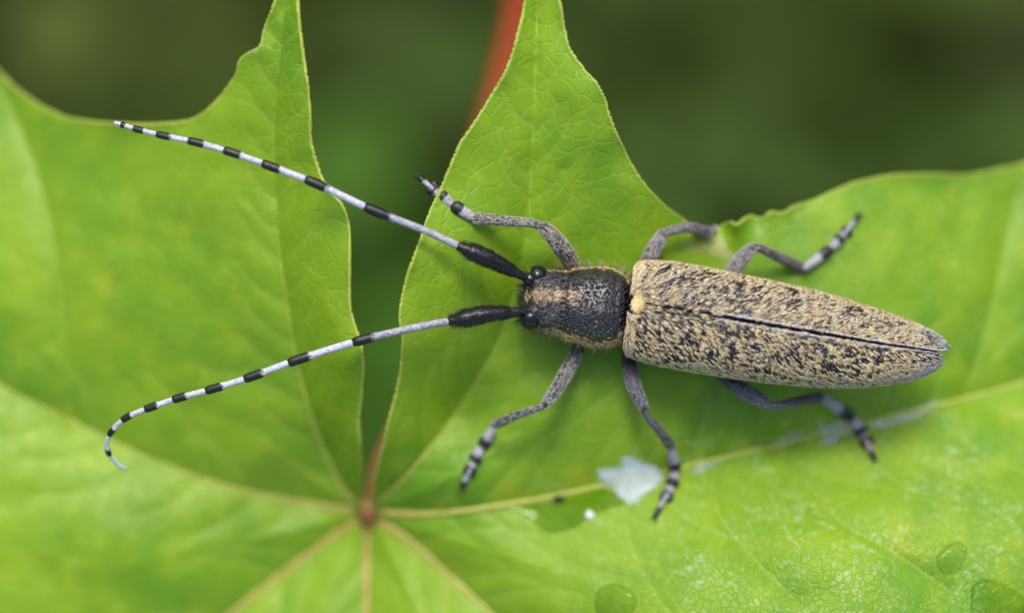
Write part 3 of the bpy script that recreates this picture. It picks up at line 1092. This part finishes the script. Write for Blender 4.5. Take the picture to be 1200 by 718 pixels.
def build_leg(femur, tibia, tarsus, wf, wt, ws, hair=(0.44, 0.41, 0.41), start=0.0):
    femur, tibia, tarsus = (np.array(a, float) for a in (femur, tibia, tarsus))
    fp = catmull(femur, 24)
    t = np.linspace(0, 1, 24)
    fr = np.interp(t, [0, 0.2, 0.55, 0.85, 0.95, 1.0], np.array([0.72, 0.95, 1.08, 0.90, 0.74, 0.50]) * wf * 0.47)
    v, f, tt = tube(fp, fr, 16)
    leg = mesh_obj("leg", W(v), f, MAT_LEG, beetle, attrs={"t": tt})
    nh = 900 if start else 1700
    leg_hairs(leg, fp, fr, nh, hair_colors(nh, hair, 0.3), start=start)
    tp = catmull(tibia, 24)
    trr = np.interp(t, [0, 0.06, 0.2, 0.6, 0.92, 1.0], np.array([0.55, 0.68, 0.80, 0.98, 1.10, 0.80]) * wt * 0.46)
    v, f, tt = tube(tp, trr, 14)
    tm = np.where(tt < 0.08, 0.99, 0.0)
    tib = mesh_obj("tibia", W(v), f, MAT_LEG, leg, attrs={"t": tm})
    nh = 700 if start else 1200
    leg_hairs(leg, tp, trr, nh, hair_colors(nh, np.array(hair) * 0.9, 0.3), (3.5, 6.5))
    # foot: two heart-shaped segments, one two-lobed, then the slender claw-bearing one
    a0, a1, a2, a3, a4 = tarsus
    def seg(p, q, r0, r1, flat=0.7):
        pp = catmull([p, q], 12)
        tl = np.linspace(0, 1, 12)
        rad = np.interp(tl, [0, 0.1, 0.75, 0.95, 1], [r0 * 0.7, r0, r1, r1 * 0.95, r1 * 0.6])
        return tube(pp, rad, 14, flat)
    for p, q, r0, r1 in ((a0, a1, ws * 0.32, ws * 0.52), (a1, a2, ws * 0.34, ws * 0.58)):
        v, f, tt = seg(p, q, r0, r1)
        mesh_obj("tarsal_segment", W(v), f, MAT_TARSUS, leg, attrs={"t": tt * 0.95})
    d = nrm(a3 - a2)
    s = nrm(np.cross(d, np.array([0, 0, 1.0])))
    lobes = []
    for sg in (-1, 1):
        lobes.append(seg(a2, a3 + s * sg * ws * 0.36, ws * 0.26, ws * 0.34, 0.6))
    v, f, tt = join(lobes)
    mesh_obj("tarsal_lobe", W(v), f, MAT_TARSUS, leg, attrs={"t": 0.30 + tt * 0.7})
    st = a2 * 0.45 + a3 * 0.55 + np.array([0, 0, 3.0])
    v, f, tt = seg(st, a4, ws * 0.17, ws * 0.24, 1.0)
    mesh_obj("claw_segment", W(v), f, MAT_TARSUS, leg, attrs={"t": tt * 0.92})
    d4 = nrm(a4 - st)
    s4 = nrm(np.cross(d4, np.array([0, 0, 1.0])))
    for sg in (-1, 1):
        cp = catmull([a4 - d4 * 1.0, a4 + d4 * 2.5 + s4 * sg * 2.6, a4 + d4 * 4.0 + s4 * sg * 3.4 + np.array([0, 0, -3.0])], 8)
        v, f, tt = tube(cp, np.linspace(1.5, 0.4, 8), 8)
        mesh_obj("claw", W(v), f, MAT_SCAPE, leg)
    return leg


def foot(pts, lifts):
    return [(x, y, float(leaf_z(x, y)[0]) + l) for (x, y), l in zip(pts, lifts)]


# front pair
build_leg([(679, 330, -80), (668, 305, -62), (652, 282, -40), (638, 267, -28)], [(641, 269, -28), (625, 262, -26), (595, 259, -28), (557, 256, -36)],
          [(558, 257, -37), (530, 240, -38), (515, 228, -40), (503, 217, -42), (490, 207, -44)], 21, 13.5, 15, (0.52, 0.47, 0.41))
build_leg([(684, 388, -85), (676, 412, -74), (656, 450, -58), (640, 472, -54)], [(641, 473, -54), (630, 478, -56), (604, 487, -68), (579, 498, -88)],
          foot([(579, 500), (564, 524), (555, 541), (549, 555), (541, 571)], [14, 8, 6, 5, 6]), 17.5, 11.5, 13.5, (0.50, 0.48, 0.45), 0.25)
# middle pair
build_leg([(750, 330, -90), (758, 308, -80), (766, 292, -72), (775, 276, -66)], [(774, 277, -66), (784, 271, -66), (808, 267, -78), (830, 273, -100)],
          [(829, 273, -103), (836, 271, -118), (840, 270, -130), (843, 272, -140), (844, 277, -152)], 18, 14.5, 13)
build_leg([(735, 405, -88), (737, 424, -80), (743, 452, -64), (754, 477, -58)], [(753, 477, -58), (759, 488, -62), (774, 506, -76), (787, 524, -98)],
          foot([(787, 524), (792, 552), (787, 569), (779, 585), (767, 605)], [13, 7, 6, 5, 6]), 18, 11.5, 14, (0.30, 0.285, 0.32), 0.35)  # hair colour darkened to paint in the shading of the lower side
# hind pair
build_leg([(838, 350, -92), (852, 328, -84), (866, 307, -76), (880, 292, -70)], [(878, 293, -70), (888, 290, -70), (912, 301, -92), (942, 315, -126)],
          foot([(942, 315), (974, 291), (986, 277), (995, 268), (1007, 252)], [14, 8, 6, 5, 6]), 19, 14, 13)
build_leg([(838, 432, -90), (856, 447, -82), (878, 461, -76), (898, 472, -72)], [(896, 471, -72), (908, 475, -72), (934, 470, -84), (963, 465, -106)],
          foot([(962, 465), (1000, 490), (1011, 508), (1018, 521), (1025, 537)], [15, 8, 6, 5, 6]), 18, 12.5, 14, (0.24, 0.235, 0.28), 0.4)  # lower-side shading painted into the hair colour here too


# ---- hairs of head and thorax
def build_body_hairs():
    P, Dv, Nn, Ln, Wd, Lf, Cc = [], [], [], [], [], [], []
    def add(x, th, ln, wd, lift, col, dirv, jit=0.25, spread=0.2):
        k = len(x)
        p, n = body_frame(station_of(x), th)
        P.append(p)
        Nn.append(n)
        Dv.append(np.array(dirv)[None] + RNG.normal(0, jit, (k, 3)))
        Ln.append(RNG.uniform(*ln, k))
        Wd.append(RNG.uniform(wd * 0.8, wd * 1.2, k))
        Lf.append(np.full(k, lift))
        Cc.append(hair_colors(k, col, spread))
    # orange-yellow stripe down the forehead, fading onto the thorax
    k = 400
    x = 614 + 44 * RNG.random(k) ** 0.9
    th = RNG.normal(-0.06, 1, k) * np.interp(x, [612, 620, 640, 665], [0.11, 0.08, 0.07, 0.07])
    kp = lat_noise(x / 5.0 + 20, th * 14 + 40, 83) > 0.42
    x, th = x[kp], th[kp]
    add(x, th, (6, 10), 0.55, 0.14, (0.76, 0.56, 0.33), (0.8, 0.1, 0), 0.4)
    k = 80
    add(663 + 16 * RNG.random(k) ** 1.7, RNG.normal(-0.06, 0.10, k), (5, 8), 0.8, 0.1, (0.70, 0.55, 0.38), (1, 0.1, 0))
    k = 450
    add(RNG.uniform(622, 660, k), RNG.normal(-0.05, 0.5, k), (5, 8), 0.5, 0.12, (0.26, 0.24, 0.25), (1, 0.1, 0), 0.3)
    # yellow bands along both flanks of head and thorax
    for sg, m in ((-1, 1.56), (1, 1.58)):
        k = 650
        add(RNG.uniform(640, 732, k), sg * RNG.normal(m, 0.10, k), (6, 10), 1.1, 0.16, (0.66, 0.48, 0.16), (1, 0.13, 0.0), 0.3)
        k = 260
        add(RNG.uniform(622, 735, k), sg * RNG.normal(m - 0.22, 0.12, k), (5, 8), 0.8, 0.12, (0.62, 0.46, 0.20), (1, 0.13, 0), 0.3)
    # dense collar at the back of the thorax
    k = 220
    add(RNG.uniform(727, 737, k), np.where(RNG.random(k) < 0.5, -1, 1) * RNG.uniform(0.9, 1.5, k), (5, 8), 0.9, 0.1, (0.60, 0.46, 0.22), (1, 0.13, 0), 0.3)
    V, F, hi = hairs(np.vstack(P), np.vstack(Dv), np.vstack(Nn), np.concatenate(Ln), np.concatenate(Wd), np.concatenate(Lf), 0.05)
    h = mesh_obj("body_down", W(V), F, MAT_HAIR, body, colors=np.vstack(Cc)[hi], smooth=False)
    h["kind"] = "stuff"
    # long erect bristles
    P, Dv, Nn, Ln, Cc = [], [], [], [], []
    for x0, x1, lo, hi_, k, col in ((611, 660, -1.5, 1.5, 260, (0.03, 0.028, 0.03)), (664, 735, -1.55, 1.55, 180, (0.05, 0.045, 0.04)),
                                    (664, 735, -1.7, -1.2, 90, (0.30, 0.26, 0.16)), (640, 735, 1.2, 1.7, 90, (0.20, 0.17, 0.10)), (610, 616, -1.4, 1.4, 120, (0.05, 0.04, 0.03))):
        p, n = body_frame(station_of(RNG.uniform(x0, x1, k)), RNG.uniform(lo, hi_, k))
        P.append(p)
        Dv.append(n + RNG.normal(0, 0.28, (k, 3)) + np.array([-0.15, 0, 0]))
        Nn.append(np.cross(n, RNG.normal(0, 1, (k, 3))))
        Ln.append(RNG.uniform(8, 15, k))
        Cc.append(hair_colors(k, col, 0.3))
    V, F, hi = hairs(np.vstack(P), np.vstack(Dv), np.vstack(Nn), np.concatenate(Ln), 0.55, 0.08, 0.0)
    h = mesh_obj("bristles", W(V), F, MAT_HAIR, body, colors=np.vstack(Cc)[hi], smooth=False)
    h["kind"] = "stuff"


build_body_hairs()


# ------------------------------------------------------------------ wet and whitish marks lying on the leaf
def patch(name, label, cat, outline, thick, mat, rise=0.6, jag=0.0, group=None, step=2.2, dome=14.0, flat=False):
    """a thin sheet with an irregular outline that follows the leaf and swells towards its middle"""
    o = np.asarray(outline, float)
    poly = catmull(list(o) + [o[0]], 160)[:-1]
    c = poly.mean(0)
    k = np.arange(len(poly))
    poly = c + (poly - c) * (1 + jag * (lat_noise(k * 0.45, k * 0 + 3, len(label)) - 0.5))[:, None]
    lo, hi = poly.min(0) - step, poly.max(0) + step
    gx, gy = np.arange(lo[0], hi[0], step), np.arange(lo[1], hi[1], step)
    X, Y = np.meshgrid(gx, gy)
    px, py = X.ravel().copy(), Y.ravel().copy()
    ins = in_poly(px, py, poly)
    d = np.hypot(px[:, None] - poly[None, :, 0], py[:, None] - poly[None, :, 1])
    j = d.argmin(1)
    dist = d.min(1)
    sd = np.where(ins, dist, -dist)
    sn = (sd > -0.75 * step) & (sd < 0.3 * step)
    px[sn], py[sn] = poly[j[sn], 0], poly[j[sn], 1]
    ok = ins | sn
    q = grid_faces(len(gy), len(gx))
    q = q[ok[q].all(1)]
    used = np.unique(q)
    rm = np.full(len(px), -1)
    rm[used] = np.arange(len(used))
    q = rm[q]
    px, py = px[used], py[used]
    e = np.where(sn[used], 0, np.clip(sd[used], 0, None))
    z0 = leaf_z(px, py)
    top = z0 + rise + thick * (1 - np.exp(-e / dome))
    if flat:                                        # free water lies level across the fold of the vein
        A = np.column_stack([px, np.ones_like(px)])
        pl = A @ np.linalg.lstsq(A, z0, rcond=None)[0]
        lv = pl + rise + thick * (0.4 + 0.6 * (1 - np.exp(-e / dome)))
        top = np.maximum(z0 + 0.4, top * np.exp(-e / 6.0) + lv * (1 - np.exp(-e / 6.0)))
    bot = z0 + rise * 0.5
    n = len(px)
    verts = np.vstack([W(np.stack([px, py, top], 1)), W(np.stack([px, py, bot], 1))])
    # rim faces
    ed = {}
    for a in q:
        for u, v in zip(a, np.roll(a, -1)):
            ed[(u, v)] = ed.get((u, v), 0) + 1
    rim = [(u, v) for (u, v) in ed if (v, u) not in ed]
    faces = [tuple(a) for a in q.tolist()] + [tuple(x + n for x in a[::-1]) for a in q.tolist()] + [(v, u, u + n, v + n) for u, v in rim]
    loc = W((c[0], c[1], float(leaf_z(c[0], c[1])[0])))
    ob = mesh_obj(name, verts, faces, mat, None, tuple(loc), attrs={"rim": np.tile(np.exp(-e / 5.0), 2)})
    ob["label"] = label
    ob["category"] = cat
    if group:
        ob["group"] = group
    return ob


def make_water(name, tint, rough):
    M = Mat(name)
    fr = M.node("Fresnel")
    fr.inputs[0].default_value = 1.33
    tr = M.node("BsdfTransparent")
    tr.inputs[0].default_value = (*tint, 1)
    gl = M.node("BsdfGlossy")
    gl.inputs["Roughness"].default_value = rough
    mx = M.node("MixShader")
    M.put(mx.inputs[0], M.math('MULTIPLY', fr.outputs[0], 0.5))
    M.t.links.new(tr.outputs[0], mx.inputs[1])
    M.t.links.new(gl.outputs[0], mx.inputs[2])
    M.t.links.new(mx.outputs[0], M.out.inputs[0])
    return M.m


def make_film(name, alpha, soft):
    M = Mat(name)
    co = M.coord()
    n = M.noise(co, 7, 5, 0.65)
    M.set(Base_Color=M.mix(n, (0.52, 0.62, 0.61), (0.68, 0.77, 0.78)), Roughness=0.35)
    M.put(M.b.inputs["Alpha"], M.math('MULTIPLY', M.rng(n, 0.30, 0.55, alpha * soft, alpha), M.rng(M.attr("rim"), 0.3, 1.0, 1.0, 0.35)))
    M.put(M.b.inputs["Normal"], M.bump(n, 0.4, 0.02))
    return M.m


MAT_WATER = make_water("water_drops", (0.93, 0.965, 0.82), 0.04)
MAT_PUDDLE = make_water("water_puddle", (0.80, 0.88, 0.55), 0.02)
MAT_FILM = make_film("white_film", 0.52, 0.75)  # half-transparent bluish-white sheet
MAT_FILM_THIN = make_film("thin_film", 0.40, 0.05)
patch("water_puddle", "dark green wet patch along the vein under the beetle's feet", "puddle",
      [(585, 594), (610, 588), (640, 584), (670, 578), (700, 572), (722, 576), (730, 590), (705, 599), (688, 608), (672, 618), (645, 624), (618, 606)], 1.6, MAT_PUDDLE, jag=0.08)
patch("white_film", "white jagged dried film beside the beetle's middle foot", "film",  # a half-transparent bluish-white sheet, not certainly dried film
      [(697, 552), (712, 548), (726, 546), (729, 536), (740, 535), (758, 541), (773, 548), (777, 560), (770, 572), (757, 578), (748, 588), (738, 592), (728, 584), (716, 574), (702, 564)],
      1.2, MAT_FILM, rise=2.5, jag=0.16, flat=True)
patch("thin_film", "thin whitish film on the vein just past the middle foot", "film",
      [(808, 548), (822, 541), (840, 538), (858, 532), (846, 541), (830, 550), (815, 556)], 1.4, MAT_FILM_THIN, rise=1.0, jag=0.5)
patch("thin_film", "whitish film flecking the vein midway between middle and hind foot", "film",
      [(905, 519), (925, 508), (942, 505), (938, 514), (925, 521), (912, 525)], 1.4, MAT_FILM_THIN, rise=1.0, jag=0.5)
patch("thin_film", "jagged whitish film on the vein beside the beetle's hind foot", "film",
      [(955, 505), (962, 492), (970, 499), (985, 493), (1002, 497), (1000, 508), (985, 512), (972, 527), (962, 516)], 1.6, MAT_FILM_THIN, rise=1.0, jag=0.5)
patch("thin_film", "long whitish film lying along the vein below the wing tips", "film",
      [(1015, 494), (1040, 486), (1070, 478), (1100, 468), (1104, 474), (1075, 488), (1045, 498), (1022, 504)], 1.4, MAT_FILM_THIN, rise=1.0, jag=0.4)
patch("water_drop", "small oval water drop close to the largest drop", "drop",
      [(1098, 650), (1108, 640), (1122, 634), (1132, 640), (1131, 654), (1122, 668), (1108, 672), (1099, 664)], 4.0, MAT_WATER, flat=True, group="water drops on the leaf", dome=9)
patch("water_drop", "round clear water drop on the leaf below the white jagged film", "drop",
      [(700, 690), (716, 683), (735, 688), (745, 700), (742, 716), (728, 730), (706, 728), (697, 710)], 4.0, MAT_WATER, flat=True, group="water drops on the leaf", dome=10)
patch("water_drop", "broad shallow water drop, the largest and flattest of the three", "drop",
      [(1138, 688), (1150, 678), (1170, 682), (1190, 692), (1204, 708), (1190, 730), (1160, 738), (1140, 722)], 4.0, MAT_WATER, flat=True, group="water drops on the leaf", dome=12)


def crumb(name, label, cat, c, rad, mat):
    v, f = blob(np.zeros(3), rad, (np.array([1, 0.2, 0]), np.array([-0.2, 1, 0]), np.array([0, 0, 1.0])), 8, 12)
    k = RNG.uniform(0.72, 1.2, len(v))
    v = v * k[:, None]
    z = c[2] if len(c) > 2 else float(leaf_z(c[0], c[1])[0]) + rad[2] * 0.7
    loc = W((c[0], c[1], z))
    o = mesh_obj(name, W(v + np.array([c[0], c[1], z])), f, mat, None, tuple(loc), smooth=False)
    o["label"] = label
    o["category"] = cat


MAT_CRUMB = make_plain("white_crumb", (0.70, 0.74, 0.74), (0.86, 0.88, 0.86), 20, 0.5, 0.4)
MAT_DIRT = make_plain("dirt_speck", (0.010, 0.012, 0.006), (0.03, 0.035, 0.01), 12, 0.7, 0.5)
MAT_POLLEN = make_plain("pollen_grain", (0.55, 0.30, 0.10), (0.65, 0.40, 0.16), 20, 0.6, 0.3)
crumb("white_crumb", "tiny white crumb at the lower rim of the wet patch", "crumb", (691, 603), (5, 5.5, 4), MAT_CRUMB)
crumb("dirt_speck", "small blackish speck of dirt on the vein in the wet patch", "dirt", (655, 585), (7, 5, 3), MAT_DIRT)
crumb("pollen_grain", "tiny orange grain stuck to the beetle's hind foot", "grain", (1023, 520), (3, 3, 3), MAT_POLLEN)
